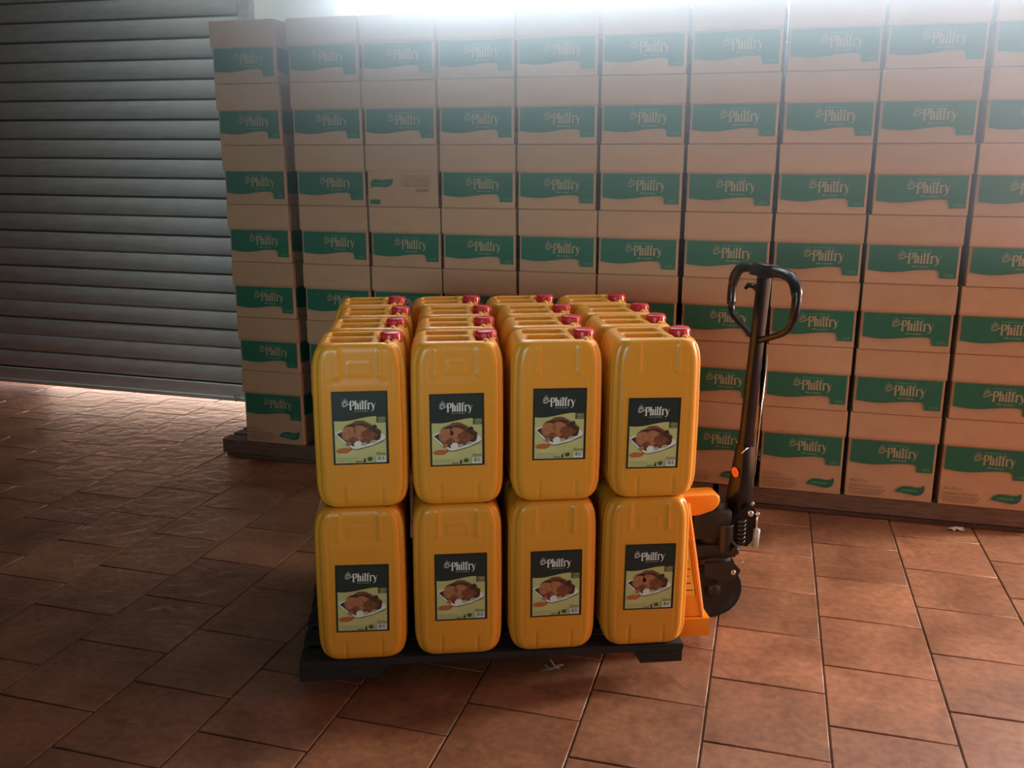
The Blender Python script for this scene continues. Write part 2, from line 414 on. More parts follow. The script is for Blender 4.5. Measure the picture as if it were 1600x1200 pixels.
# window with frame, panes and the folding security grille at its left end
win = struct(empty('window_1', ((WX0 + WX1) / 2, YB + 0.07, WZ0)))
fm = MB(); ww, wh = WX1 - WX0, WZ1 - WZ0
for x in (-ww / 2 + 0.02, ww / 2 - 0.02): fm.box((x, 0, wh / 2), (0.04, 0.06, wh), FRAME, 0.004)
for zz in (0.02, wh - 0.02): fm.box((0, 0, zz), (ww, 0.06, 0.04), FRAME, 0.004)
fm.build('window_frame', win)
MB().box((-ww / 2 + 0.30, 0, wh / 2), (0.035, 0.05, wh - 0.08), FRAME, 0.003).build('mullion', win)
for xm in (0.0, 1.25): MB().box((xm, 0, wh / 2), (0.03, 0.05, wh - 0.08), FRAME, 0.003).build('mullion', win)
for x0, x1 in ((-ww / 2 + .04, -ww / 2 + .283), (-ww / 2 + .318, -.015), (.015, 1.235), (1.265, ww / 2 - .04)):
    MB().box(((x0 + x1) / 2, 0.0, wh / 2), (x1 - x0, 0.004, wh - 0.08), GLASS).build('pane', win)
gm = MB()
gx0, gx1 = -ww / 2 + 0.02, -ww / 2 + 0.30
for x in (gx0 + 0.16, gx0 + 0.19, gx0 + 0.24): gm.box((x, -0.07, wh / 2), (0.018, 0.014, wh), FRAME)
for k in range(6):
    z0 = 0.02 + k * 0.2
    gm.tube([(gx0, -0.075, z0 + 0.2), (gx0 + 0.14, -0.075, z0 - 0.05)], 0.006, FRAME, 6)
    gm.tube([(gx0 + 0.16, -0.078, z0), (gx1 + 0.03, -0.078, z0 + 0.19)], 0.006, FRAME, 6)
    gm.tube([(gx0 + 0.16, -0.066, z0 + 0.19), (gx1 + 0.03, -0.066, z0)], 0.006, FRAME, 6)
gm.build('security_grille', win)
# added frame round the side fill, on the right wall
sw = struct(MB().box((RX1 - 0.01, 4.05, 1.25), (0.05, 0.05, 1.1), FRAME, 0.004).box((RX1 - 0.01, 4.71, 1.25), (0.05, 0.05, 1.1), FRAME, 0.004).box((RX1 - 0.01, 4.38, 1.79), (0.05, 0.71, 0.05), FRAME, 0.004).box((RX1 - 0.01, 4.38, 0.71), (0.05, 0.71, 0.05), FRAME, 0.004).build('side_fill_frame'))
# rim round the opening of the added roof fill
rl = MB()
for (c, s_) in [(((sx0 + sx1) / 2, sy0 + .02, RZ + .02), (sx1 - sx0, .04, .14)), (((sx0 + sx1) / 2, sy1 - .02, RZ + .02), (sx1 - sx0, .04, .14)), ((sx0 + .02, (sy0 + sy1) / 2, RZ + .02), (.04, sy1 - sy0, .14)), ((sx1 - .02, (sy0 + sy1) / 2, RZ + .02), (.04, sy1 - sy0, .14))]:
    rl.box(c, s_, FRAME, 0.004)
struct(rl.build('roof_fill_rim'))

# ------------------------------------------------------------------ floor tiles, staggered by half a tile
A0, S_, B0 = -0.0923, 0.3205, 3.6151
gap = 0.0045
tm = MB().box((0, 0, -0.006), (S_ - gap, S_ - gap, 0.012), TILE, 0.0025)
tile_me = tm.mesh('tile', 40)
def in_view(x, y):
    d = Vector((x, y, 0)) - M.translation
    zc = d.dot(fwd)
    if zc < 0.3: return False
    u = d.dot(cx) / zc * f_px; v = -d.dot(cu) / zc * f_px
    return -1010 < u < 1010 and -760 < v < 760
# joints measured on the strip right of line 1: y = B0 - n*S
tiles = []
for k in range(-19, 10):
    for j in range(-8, 20):
        off = 0.0 if k % 2 == 1 else 0.5
        y1 = B0 - (j + off) * S_; y0 = y1 - S_; x = A0 + (k + 0.5) * S_
        if y1 > YB + 0.75 or y0 < RY0 - 0.2 or x < RX0 + .1 or x > RX1 - .1: continue
        vis = any(in_view(x + dx, y) for dx in (-S_ / 2, 0, S_ / 2) for y in (y0, (y0 + y1) / 2, y1))
        tiles.append((vis, x, (y0 + y1) / 2))
near = sorted([t for t in tiles if t[0]], key=lambda t: t[1] ** 2 + t[2] ** 2)
rest = [t for t in tiles if not t[0]] + near[292:]
for _, x, y in near[:292]:
    put('tile', tile_me, floor, (x, y, random.uniform(-.0008, 0)), (random.uniform(-.0007, .0007), random.uniform(-.0012, .0012), random.uniform(-.002, .002)))
rb = MB()
for _, x, y in rest:
    rb.box((x, y, -0.006), (S_ - gap, S_ - gap, 0.012), TILE)
o = rb.build('outlying_tiles', floor); o['kind'] = 'stuff'

# ------------------------------------------------------------------ cartons
ZB, HB, EB, DY = 0.10, 0.2671, 0.10, 0.01275
YF = 3.917
LEFT = [-2.475, -2.100, -1.752, -1.404, -1.0565, -0.706, -0.352, 0.008, 0.358, 0.7215]
WID = [0.322, 0.337, 0.337, 0.336, 0.340, 0.339, 0.344, 0.338, 0.345, 0.340]
W0 = 0.338; DEP = 0.40
def wave_band(W, ztop):
    L, R = -W / 2 + 0.013, W / 2 - 0.012; w_ = R - L
    pts = [(L, ztop), (R, ztop), (R, ztop - 0.122), (L + w_ * 0.815, ztop - 0.122), (L + w_ * 0.805, ztop - 0.098)]
    def zz(t): return ztop - 0.0945 + 0.0085 * math.sin((t - 0.43) / 0.40 * PI / 2) * (1 if t > 0.12 else 1)
    for k in range(13):
        t = 0.78 - (0.78 * k / 12)
        z_ = ztop - 0.0965 - 0.0065 * math.cos((t - 0.24) / 0.46 * PI) if t > 0.0 else ztop - 0.092
        pts.append((L + w_ * t, z_))
    pts.append((L, ztop - 0.090))
    return pts
def make_print(full, W=W0):
    p = Print(0.0); H = HB
    zt = H - 0.117
    p.shape(wave_band(W, zt), GREEN); p.layer()
    L = -W / 2
    p.logo(L + W * 0.445, zt - 0.066, 0.040, LOGO)
    p.word(L + W * 0.45, zt - 0.018, 0.080, 0.0045, PALE_GREEN, 3)
    p.word(L + W * 0.50, zt - 0.080, 0.062, 0.0045, LOGO, 5)
    text_mesh('100%', 0.016, PALE_GREEN, p.y, L + W * 0.835, zt - 0.115, p, 1.0)
    if full:
        zb = -EB
        p.y = 0.0
        text_mesh('4 x 5 Ltr', 0.020, INK, p.y - .0002, L + W * 0.06, zb + 0.067, p, 1.0)
        text_mesh('PRODUCT OF KENYA', 0.0150, INK, p.y - .0002, L + W * 0.055, zb + 0.046, p, 0.9)
        for k in range(3): p.word(L + W * 0.055, zb + 0.035 - k * 0.010, 0.145 - k * 0.01, 0.005, INK, 20 + k)
        x0, z0 = L + W * 0.575, zb + 0.038
        leaf = [(0, 0), (.012, .017), (.030, .027), (.055, .028), (.080, .024), (.098, .026), (.110, .036), (.113, .022), (.110, .006), (.100, -.006), (.080, -.011), (.050, -.006), (.020, -.001)]
        p.shape([(x0 + a, z0 + b) for a, b in leaf], GREEN); p.layer()
        p.word(x0 + .024, z0 + .006, 0.066, 0.007, PALE_GREEN, 9)
    return p.mesh('printed_band')
def make_back_print(W=W0):     # a carton stacked upside down: leaf, upturned small print and the corner tab
    p = Print(0.0); L = -W / 2
    x0, z0 = L + 0.020, 0.083
    leaf = [(0, .018), (.006, .032), (.020, .038), (.050, .034), (.085, .037), (.108, .038), (.104, .020), (.092, .008), (.070, .002), (.035, .005), (.010, .004), (.003, -.006)]
    p.shape([(x0 + a, z0 + b) for a, b in leaf], GREEN)
    p.rect(L + 0.016, 0.012, L + 0.064, 0.032, GREEN)
    for k in range(4): p.word(L + 0.165 + .012 * (k == 1), 0.134 - k * 0.0085, 0.138 - .012 * (k == 1), 0.0035, INK, 30 + k)
    p.rect(L + 0.160, 0.1015, L + 0.300, 0.1030, INK)
    p.word(L + 0.170, 0.0900, 0.130, 0.0075, INK, 41)
    p.word(L + 0.235, 0.0680, 0.062, 0.012, INK, 43)
    p.layer(); p.word(x0 + .024, z0 + .016, 0.056, 0.007, PALE_GREEN, 44)
    return p.mesh('printed_band')
def make_side_print():
    p = Print(0.0)
    zt = HB - 0.117
    p.shape(wave_band(DEP, zt), GREEN); p.layer()
    p.logo(-0.03, zt - 0.066, 0.040, LOGO)
    return p.mesh('side_band')
def make_body(W, low):
    b = MB(); z0 = -EB if low else 0.0
    b.box((0, DEP / 2 + 0.005, (HB + z0) / 2), (W - 0.006, DEP - 0.007, HB - z0 - 0.0015), CARD, 0.0025)
    return b.mesh('box_body')
def make_flap(W):
    # upstanding front flap, a sheet of board standing a little proud, with its crease at the foot
    b = MB(); z0, z1 = HB - 0.113, HB - 0.001
    b.prism([(0.0055, z0), (0.0030, z0 + .002), (0.0005, z0 + 0.012), (0.0, z1 - .003), (0.002, z1), (0.0055, z1)], 'x', -W / 2, W / 2, CARD)
    return b.mesh('front_flap')
def make_sideflap(W, s):
    b = MB(); z0, z1 = HB - 0.113, HB - 0.001; x = s * (W / 2 - 0.003)
    b.box((x + s * 0.0018, DEP / 2 + 0.008, (z0 + z1) / 2), (0.0035, DEP - 0.02, z1 - z0), CARD, 0.001)
    return b.mesh('side_flap')
ORD = ['first', 'second', 'third', 'fourth', 'fifth', 'sixth', 'seventh', 'eighth', 'ninth', 'tenth']
FROMTOP = ['at the very top', 'second from the top', 'third from the top', 'at mid-height', 'third from the bottom', 'second from the bottom', 'at the bottom']
sprint = make_side_print()
cache = {}
for c in range(10):
    W = WID[c]
    for r in range(7):                     # r = 0 is the bottom row
        low = r == 0
        key = (round(W, 3), low)
        if key not in cache: cache[key] = (make_body(W, low), make_flap(W), make_sideflap(W, 1), make_sideflap(W, -1), make_print(low, W))
        body, flap, sfr, sfl, pr = cache[key]
        flipped = (c == 2 and r == 4)
        t = empty('carton', (LEFT[c] + W / 2 + random.uniform(-.003, .003) * (r > 0), YF - DY * r + random.uniform(-.003, .003), ZB + EB + HB * r), -.03 if c == 6 else random.uniform(-.007, .007) * (r > 0))
        pos = FROMTOP[6 - r]
        if flipped: lab = 'upside-down brown carton without a green band, in the third stack from the shutter'
        elif c == 0: lab = 'brown green-banded carton %s of the stack beside the roller shutter' % pos
        elif c == 9: lab = 'brown green-banded carton %s of the stack cut by the right edge' % pos
        else: lab = 'brown green-banded carton %s of the %s stack from the shutter' % (pos, ORD[c])
        tag(t, lab, 'carton', 'green-banded cartons stacked along the wall')
        put('box_body', body, t)
        put('front_flap', flap, t); put('side_flap', sfr, t); put('side_flap', sfl, t)
        if flipped:
            put('printed_panel', make_back_print(W), t, (0, 0.0044, 0))
        else:
            put('printed_band', pr, t, (0, 0.0044, 0))
        put('side_band', sprint, t, (W / 2 - 0.0027, DEP / 2 + 0.01, 0), (0, 0, PI / 2))
        if c == 4 and r == 6:
            fl = MB().prism([(-.045, 0), (.075, 0), (.045, .022), (.01, .034), (-.02, .034)], 'y', 0.002, 0.006, CARD).build('loose_flap', t)
            fl.location = (-W / 2 + 0.055, 0.012, HB - 0.002)
# wooden pallets under the cartons
def storage_pallet(x0, x1, y0, y1, label):
    t = empty('wooden_pallet', ((x0 + x1) / 2, (y0 + y1) / 2, 0)); tag(t, label, 'pallet', 'wooden pallets under the cartons')
    w_, d_ = x1 - x0, y1 - y0; n_ = 6; bw_ = d_ / n_ - 0.02
    bm_ = MB().box((0, 0, 0), (w_, bw_, 0.018), WOOD, 0.002).mesh('deck_board')
    for k in range(n_): put('deck_board', bm_, t, (0, -d_ / 2 + bw_ / 2 + k * (d_ - bw_) / (n_ - 1), ZB - 0.0095))
    sm_ = MB().box((0, 0, 0), (0.09, d_ - 0.01, 0.02), WOOD, 0.002).mesh('cross_board')
    bl = MB().box((0, 0, 0), (0.10, 0.09, 0.042), WOOD, 0.003).mesh('block')
    sk = MB().box((0, 0, 0), (w_ - 0.01, 0.09, 0.018), WOOD, 0.002).mesh('skid_board')
    for xx in (-w_ / 2 + 0.05, 0, w_ / 2 - 0.05):
        put('cross_board', sm_, t, (xx, 0, ZB - 0.029))
        for yy in (-d_ / 2 + 0.055, 0, d_ / 2 - 0.055): put('block', bl, t, (xx, yy, ZB - 0.0605))
    fb = MB().box((0, 0, 0), (w_ - 0.004, 0.018, 0.070), WOOD, 0.002).mesh('side_board')
    put('side_board', fb, t, (0, -d_ / 2 - 0.008, ZB - 0.036))
    for yy in (-d_ / 2 + 0.055, 0, d_ / 2 - 0.055): put('skid_board', sk, t, (0, yy, 0.0092))
storage_pallet(-2.62, -1.41, 3.945, 4.45, 'dark wooden pallet under the cartons next to the roller shutter')
storage_pallet(-1.39, -0.18, 3.945, 4.45, 'dark wooden pallet under the cartons behind the jerrycans')
storage_pallet(-0.16, 1.10, 3.945, 4.45, 'dark wooden pallet under the cartons behind the pallet jack')

# ------------------------------------------------------------------ jerrycans
ANG = 0.381
ca, sa = math.cos(ANG), math.sin(ANG)
def pal(a, b, z=0.0): return Vector((a * ca - b * sa, a * sa + b * ca, z))
HC, CW, CD = 0.4415, 0.244, 0.212
def sst(a, b, x):
    t = max(0.0, min(1.0, (x - a) / (b - a))); return t * t * (3 - 2 * t)
def bump1(x, c, hw_, soft): return sst(c - hw_ - soft, c - hw_, x) * (1 - sst(c + hw_, c + hw_ + soft, x))
def can_mesh():
    bm = bmesh.new()
    R = 0.034
    # outline samples as (kind, s): walk the rounded rectangle counter-clockwise starting front-left
    def outline(wx, dy, r):
        pts = []
        nf, ns, nc = 44, 20, 16
        for k in range(nf): pts.append((-wx + r + (2 * wx - 2 * r) * k / nf, -dy, 0, -1))
        for k in range(nc): a = -PI / 2 + PI / 2 * k / nc; pts.append((wx - r + r * math.cos(a), -dy + r + r * math.sin(a), math.cos(a), math.sin(a)))
        for k in range(ns): pts.append((wx, -dy + r + (2 * dy - 2 * r) * k / ns, 1, 0))
        for k in range(nc): a = PI / 2 * k / nc; pts.append((wx - r + r * math.cos(a), dy - r + r * math.sin(a), math.cos(a), math.sin(a)))
        for k in range(nf): pts.append((wx - r - (2 * wx - 2 * r) * k / nf, dy, 0, 1))
        for k in range(nc): a = PI / 2 + PI / 2 * k / nc; pts.append((-wx + r + r * math.cos(a), dy - r + r * math.sin(a), math.cos(a), math.sin(a)))
        for k in range(ns): pts.append((-wx, dy - r - (2 * dy - 2 * r) * k / ns, -1, 0))
        for k in range(nc): a = PI + PI / 2 * k / nc; pts.append((-wx + r + r * math.cos(a), -dy + r + r * math.sin(a), math.cos(a), math.sin(a)))
        return pts
    def inset(z):
        # x and y inset of the outline at height z
        zt = HC - z
        ix = iy = 0.0
        if zt < 0.085: t = 1 - zt / 0.085; ix += 0.034 * (1 - math.sqrt(max(0, 1 - t ** 2.6)))
        if zt < 0.022: t = 1 - zt / 0.022; iy += 0.016 * (1 - math.sqrt(max(0, 1 - t * t)))
        if z < 0.075: t = 1 - z / 0.075; ix += 0.036 * (1 - math.sqrt(max(0, 1 - t ** 2.4)))
        if z < 0.030: t = 1 - z / 0.030; iy += 0.020 * (1 - math.sqrt(max(0, 1 - t * t)))
        bul = 0.0022 * math.sin(PI * z / HC)
        return ix + 0.0022 - bul, iy
    def disp(x, y, nx, ny, z):
        d = 0.0
        zt = HC - z
        if abs(ny) > 0.999:
            # recessed shoulder panel between two short ridges
            fade = sst(0.004, 0.016, zt)
            pan = (1 - sst(0.048, 0.053, abs(x))) * (1 - sst(0.090, 0.096, zt)) * fade
            d -= 0.0016 * pan
            for xr in (-0.051, 0.052):
                rg = bump1(x, xr, 0.0028, 0.0030)
                d += 0.0014 * rg * (1 - sst(0.080, 0.086, zt)) * fade
                d += 0.0016 * bump1(x, xr, 0.004, 0.004) * bump1(zt, 0.084, 0.002, 0.004)
            d -= 0.0014 * bump1(zt, 0.098, 0.0015, 0.003) * (1 - sst(0.068, 0.078, abs(x)))
            # small embossed plate
            o1 = (1 - sst(0.027, 0.030, abs(x))) * (1 - sst(0.016, 0.019, abs(zt - 0.066)))
            o2 = (1 - sst(0.023, 0.026, abs(x))) * (1 - sst(0.012, 0.015, abs(zt - 0.066)))
            d += 0.0016 * (o1 - o2) + 0.0006 * o2
            # two short drainage grooves at the foot
            for xr in (-0.047, 0.051):
                d -= 0.0026 * bump1(x, xr, 0.0010, 0.0032) * (1 - sst(0.060, 0.066, z)) * sst(0.002, 0.012, z)
            # long shallow edge lines
            d -= 0.0010 * bump1(abs(x), 0.0835, 0.0012, 0.004) * sst(.03, .06, z) * sst(.03, .06, zt)
        else:
            sd = abs(y)
            side = sst(0.4, 0.8, abs(nx))
            # paired vertical ribs on each narrow side
            g = bump1(sd, 0.078, 0.0022, 0.0045) + bump1(sd, 0.050, 0.0030, 0.006)
            d -= 0.0042 * side * g * sst(0.004, 0.03, z) * sst(0.004, 0.03, zt)
            ang = math.degrees(math.atan2(abs(nx), abs(ny)))        # two ribs with a groove between them run down each corner
            d -= 0.0050 * bump1(ang, 44, 3, 13) * sst(0.010, 0.035, z) * sst(0.006, 0.022, zt)
            d -= 0.0030 * side * (1 - sst(0.040, 0.050, sd)) * sst(0.05, 0.08, z) * sst(0.06, 0.10, zt)
        return d
    zs = []
    nz = 84
    for k in range(nz + 1):
        t = k / nz
        zs.append(HC * (0.5 - 0.5 * math.cos(PI * t)) * 0.45 + HC * t * 0.55)
    rings = []
    def ring(z, shrink=None, hf=None):
        ix, iy = inset(z)
        base = outline(CW / 2 - ix, CD / 2 - iy, R)
        vs = []
        for (x, y, nx, ny) in base:
            if shrink is None:
                d = disp(x, y, nx, ny, z); vs.append(bm.verts.new((x + nx * d, y + ny * d, z)))
            else:
                X, Y = x * shrink, y * shrink; vs.append(bm.verts.new((X, Y, z + hf(X, Y))))
        return vs
    def top(X, Y):
        h = 0.0
        # finger pockets either side of the handle bar
        px = sst(-0.083, -0.068, X) * (1 - sst(0.012, 0.036, X))
        py = bump1(abs(Y), 0.043, 0.024, 0.009)
        h -= 0.036 * px * py
        # sunk seat round the neck
        seat = sst(0.046, 0.058, X) * (1 - sst(0.072, 0.086, abs(Y)))
        h -= 0.026 * seat * (1 - 0.0 * X)
        return h
    def bot(X, Y):   # underside dished so that the can below nests its cap and handle
        return 0.048 * sst(0.036, 0.050, X) * (1 - sst(0.066, 0.080, abs(Y))) * (1 - sst(0.107, 0.118, X)) + 0.007 * (1 - sst(0.060, 0.085, abs(Y))) * (1 - sst(0.08, 0.1, abs(X)))
    nt = 26
    for k in range(nt): rings.append(ring(0.0, 0.02 + 0.96 * k / nt, bot))
    for z in zs: rings.append(ring(z))
    for k in range(nt): rings.append(ring(HC, 0.985 - 0.965 * (k + 0) / (nt - 1), top))
    for a, b in zip(rings, rings[1:]):
        n_ = len(a)
        for k in range(n_):
            bm.faces.new((a[k], a[(k + 1) % n_], b[(k + 1) % n_], b[k]))
    bm.faces.new(rings[0][::-1]); bm.faces.new(rings[-1])
    for f in bm.faces: f.smooth = True
    bmesh.ops.recalc_face_normals(bm, faces=bm.faces)
    me = bpy.data.meshes.new('can_body'); bm.to_mesh(me); bm.free(); me.materials.append(CAN)
    return me
can_me = can_mesh()
cb = MB()
prof_c = [(0, 0.0), (0.026, 0.0), (0.0275, 0.002), (0.029, 0.006), (0.0295, 0.008), (0.0285, 0.010), (0.0285, 0.024), (0.0265, 0.0285), (0.022, 0.030), (0.0, 0.030)]
cb.lathe(prof_c, (0, 0, 0), (0, 0, 1), CAP, 36)
for k in range(18):
    a = 2 * PI * k / 18
    cb.box((0.0285 * math.cos(a), 0.0285 * math.sin(a), 0.017), (0.0024, 0.0035, 0.013), CAP, 0.0006, Euler((0, 0, a)))
cap_me = cb.mesh('screw_cap', 50)
nk = MB().lathe([(0.024, -0.014), (0.024, 0.0), (0.021, 0.002), (0.021, 0.004)], (0, 0, 0), (0, 0, 1), CAN, 28).mesh('neck', 50)
def label_mesh():
    p = Print(0.0); W, H = 0.1425, 0.196
    p.rect(-W / 2, -H / 2, W / 2, H / 2, L_EDGE); p.layer()
    X = lambda u: -W / 2 + u * W
    Z = lambda v: H / 2 - v * H            # v from the top
    p.shape([(X(.03), Z(.985)), (X(.965), Z(.985)), (X(.965), Z(.02)), (X(.03), Z(.02))], L_DARK); p.layer()
    wav = [(X(.035), Z(.385))]
    for k in range(13):
        u = .035 + .755 * k / 12; v = 0.372 + 0.030 * math.cos((u - 0.16) / 0.62 * PI)
        wav.append((X(u), Z(v)))
    wav += [(X(.79), Z(.430)), (X(.955), Z(.430)), (X(.955), Z(.978)), (X(.035), Z(.978))]
    p.shape(wav, L_CREAM); p.layer()
    p.rect(X(.795), Z(.428), X(.955), Z(.345), L_OLIVE)
    p.logo(X(.315), Z(.245), 0.0225, L_WHITE)
    p.word(X(.40), Z(.275), 0.036, 0.0022, L_GREY, 2)
    p.layer(); text_mesh('100%', 0.0105, L_CREAM, p.y, X(.81), Z(.392), p, 0.9); p.rect(X(.83), Z(.415), X(.94), Z(.405), L_GREY)
    # roast on its platter
    def P(u, v): return (X(u), Z(v))
    def sh(pts, m): p.shape([P(*q) for q in pts], m); p.layer()
    sh([(.03, .575), (.06, .60), (.24, .735), (.36, .795), (.44, .800), (.70, .752), (.90, .695), (.945, .665), (.95, .640), (.90, .61), (.50, .50), (.10, .545)], L_SHAD)
    sh([(.035, .565), (.10, .535), (.16, .52), (.50, .48), (.80, .545), (.92, .60), (.945, .635), (.93, .66), (.70, .738), (.42, .785), (.35, .778), (.22, .715), (.06, .595)], L_WHITE)
    sh([(.07, .575), (.16, .545), (.50, .50), (.80, .56), (.87, .60), (.84, .66), (.70, .70), (.44, .755), (.36, .745), (.24, .69)], L_DKBR)
    p.ell(*P(.36, .56), .026, .024, L_BROWN, 0, 18, .06, 4); p.layer()
    p.ell(*P(.52, .53), .034, .0265, L_BROWN, -0.2, 20, .07, 6); p.layer()
    sh([(.26, .49), (.33, .435), (.42, .445), (.52, .432), (.60, .45), (.68, .475), (.60, .485), (.45, .47), (.33, .50)], L_DKBR)
    p.ell(*P(.30, .575), .0200, .0205, L_TAN, 0.1, 18, .06, 8); p.ell(*P(.48, .535), .0170, .0150, L_TAN, 0.3, 16, .08, 10); p.layer()
    p.ell(*P(.55, .60), .0280, .0165, L_TAN, 0.35, 18, .06, 11); p.layer()
    p.ell(*P(.68, .575), .0240, .0150, L_BROWN, 0.3, 18, .10, 12); p.layer()
    sh([(.62, .50), (.70, .47), (.76, .45), (.80, .48), (.78, .515), (.86, .535), (.87, .58), (.82, .60), (.76, .57), (.70, .54)], L_DKBR)
    p.ell(*P(.36, .665), .0140, .010, L_BROWN, 0, 14, .1, 13); p.ell(*P(.62, .66), .020, .008, L_BROWN, 0.3, 14, .1, 14); p.layer()
    p.ell(*P(.45, .715), .0105, .0085, L_WHITE, 0.2, 14, .1, 15); p.ell(*P(.28, .71), .0075, .006, L_TAN, 0, 12, .1, 16); p.ell(*P(.56, .715), .007, .0045, L_GREY, 0.2, 12, .1, 17); p.ell(*P(.72, .685), .009, .004, L_GREY, 0.3, 12, .1, 18); p.layer()
    p.stroke([P(.47, .44), P(.475, .41), P(.50, .39)], [.0008, .0008, .0004], L_GRN)
    sh([(.05, .80), (.10, .775), (.20, .765), (.28, .775), (.32, .76), (.34, .785), (.30, .815), (.24, .835), (.12, .835), (.07, .825)], L_RED)
    p.ell(*P(.20, .80), .011, .003, L_TAN, 0, 12, .1, 19); p.layer()
    # small print, emblems, volume and barcode
    for k in range(4): p.word(X(.07), Z(.905 + k * .018), 0.055 - 0.006 * (k % 2), 0.0017, L_GREY, 50 + k)
    p.word(X(.40), Z(.965), 0.016, 0.0035, L_OLIVE, 61)
    sh([(.54, .968), (.575, .968), (.575, .94), (.565, .93), (.567, .915), (.547, .915), (.549, .93), (.54, .94)], L_EDGE)
    p.ell(*P(.655, .925), .0065, .006, L_OLIVE, 0, 12, .12, 21)
    text_mesh('25Litres', 0.0105, L_OLIVE, p.y - .0002, X(.765), Z(.868), p, 0.72)
    p.rect(X(.77), Z(.965), X(.945), Z(.885), L_WHITE); p.layer()
    x = .785; rnd = random.Random(5)
    while x < .93:
        d = rnd.choice((.006, .010, .014)); p.rect(X(x), Z(.945), X(min(x + d, .935)), Z(.892), L_GREY if rnd.random() < .4 else L_EDGE); x += d + rnd.choice((.007, .011))
    return p.mesh('paper_label')
lab_me = label_mesh()
nub_me = MB().lathe([(0.0, 0.0065), (0.004, 0.0058), (0.0075, 0.0032), (0.009, -0.003)], (0.074, -0.081, HC - 0.001), (0, -0.25, 1), CAN, 16).mesh('rim_nub', 'all')
ZP = 0.125
TOPX = [[-.139, .113, .376, .643], [-.128, .125, .380, .636], [-.119, .134, .388, .640], [-.133, .116, .366, .614]]
BOTX = [[-.153, .110, .370, .634], [-.146, .114, .372, .630], [-.144, .114, .374, .630], [-.144, .112, .368, .622]]
LABT = [(-.0005 + .0, .7895, .0), (-.0035, .7775, -.005), (.0045, .7855, .006), (-.0085, .7535, .012)]
LABB = [(.0025, .3125, .016), (.0065, .333, .0), (.007, .3305, -.004), (.006, .338, .008)]
PITCHB = 0.2215
B_FRONT = 2.32 + CD / 2
SIDE = ['end stack away from the pallet jack', 'second file from the shutter side', 'third file from the shutter side', 'file next to the pallet jack']
def place_can(layer, row, k):
    X = (TOPX if layer else BOTX)[row][k]
    b = B_FRONT + row * PITCHB + random.uniform(-.002, .002) * (row > 0)
    z0 = ZP + layer * (HC + 0.0006) + 0.0006
    rz = ANG + random.uniform(-.010, .010)
    p = pal(X, b, z0)
    t = empty('jerrycan', p, rz)
    where = ['column nearest the shutter', 'second column from the shutter', 'third column from the shutter', 'column beside the pallet jack'][k]
    rowt = ['front row', 'second row', 'third row', 'back row'][row]
    if layer: tag(t, 'orange red-capped jerrycan, upper layer, %s, %s' % (rowt, where), 'jerrycan', 'orange jerrycans stacked on the pallet')
    elif row == 0: tag(t, 'orange labelled jerrycan, lower layer, %s, %s' % (rowt, where), 'jerrycan', 'orange jerrycans stacked on the pallet')
    else: tag(t, 'orange jerrycan, lower layer, %s, %s' % (rowt, where), 'jerrycan', 'orange jerrycans stacked on the pallet')
    put('can_body', can_me, t)
    tilt_ = random.uniform(0.02, 0.08)
    if layer: put('rim_nub', nub_me, t)
    put('neck', nk, t, (0.083, 0, HC - 0.014), (0, 0, 0))
    c = put('screw_cap', cap_me, t, (0.083, 0, HC - (0.0165 if layer else 0.0365)), (random.uniform(-.03, .03), tilt_ if layer else 0, random.uniform(0, 6)))
    if row == 0:
        dx, zc, ry = (LABT if layer else LABB)[k]
        put('paper_label', lab_me, t, (dx, -CD / 2 - 0.0008, zc - z0), (0, ry, 0))
    else:
        put('paper_label', lab_me, t, (random.uniform(-.01, .01), -CD / 2 - 0.0008, 0.205 + random.uniform(-.012, .012)), (0, random.uniform(-.01, .01), 0))
for layer in (0, 1):
    for row in range(4):
        for k in range(4): place_can(layer, row, k)

# ------------------------------------------------------------------ low dark pallet carried on the forks
PA0, PA1, PB0 = -0.330, 0.748, 2.328
pt = empty('pallet', pal((PA0 + PA1) / 2, PB0, 0.0), ANG)
tag(pt, 'low dark slatted pallet on the jack forks, carrying the orange jerrycans', 'pallet')
pw = PA1 - PA0
db = MB().box((0, 0, 0), (pw, 0.076, 0.021), DARKWOOD, 0.002).mesh('deck_board')
for k in range(8): put('deck_board', db, pt, (random.uniform(-.003, .003), 0.038 + k * 0.1105, ZP - 0.0105 - 0.0002), (0, 0, random.uniform(-.002, .002)))
crb = MB().box((0, 0, 0), (0.09, 0.84, 0.0), DARKWOOD).mesh('x')
def foot(x0, x1, sl0, sl1, y0, y1):
    return MB().prism([(x0 + sl0, 0.066), (x1 - sl1, 0.066), (x1, ZP - 0.0215), (x0, ZP - 0.0215)], 'y', y0, y1, DARKWOOD)
for (x0, x1, a, b) in ((-pw / 2, -pw / 2 + 0.24, 0.0, 0.02), (pw / 2 - 0.145, pw / 2, 0.024, 0.0)):
    for y0 in (0.004, 0.40, 0.77):
        foot(x0, x1, a, b, y0, y0 + 0.08).build('foot_block', pt)
MB().tube([(0.14, -0.004, .082), (0.155, -0.012, .072), (0.175, -0.008, .080), (0.19, -0.014, .086), (0.16, -0.016, .076), (0.13, -0.010, .068)], 0.0028, TIE, 6).tube([(0.155, -0.006, .100), (0.165, -0.012, .084), (0.18, -0.010, .070)], 0.0026, TIE, 6).build('loose_strap_end', pt)

# ------------------------------------------------------------------ pallet jack (local x along the forks, y away from the camera)
jc = (0.0, 2.78)
jt = empty('pallet_jack', pal(0.0, 2.78, 0), ANG)
tag(jt, 'orange hand pallet jack with black steering handle, right of the jerrycans', 'pallet jack')
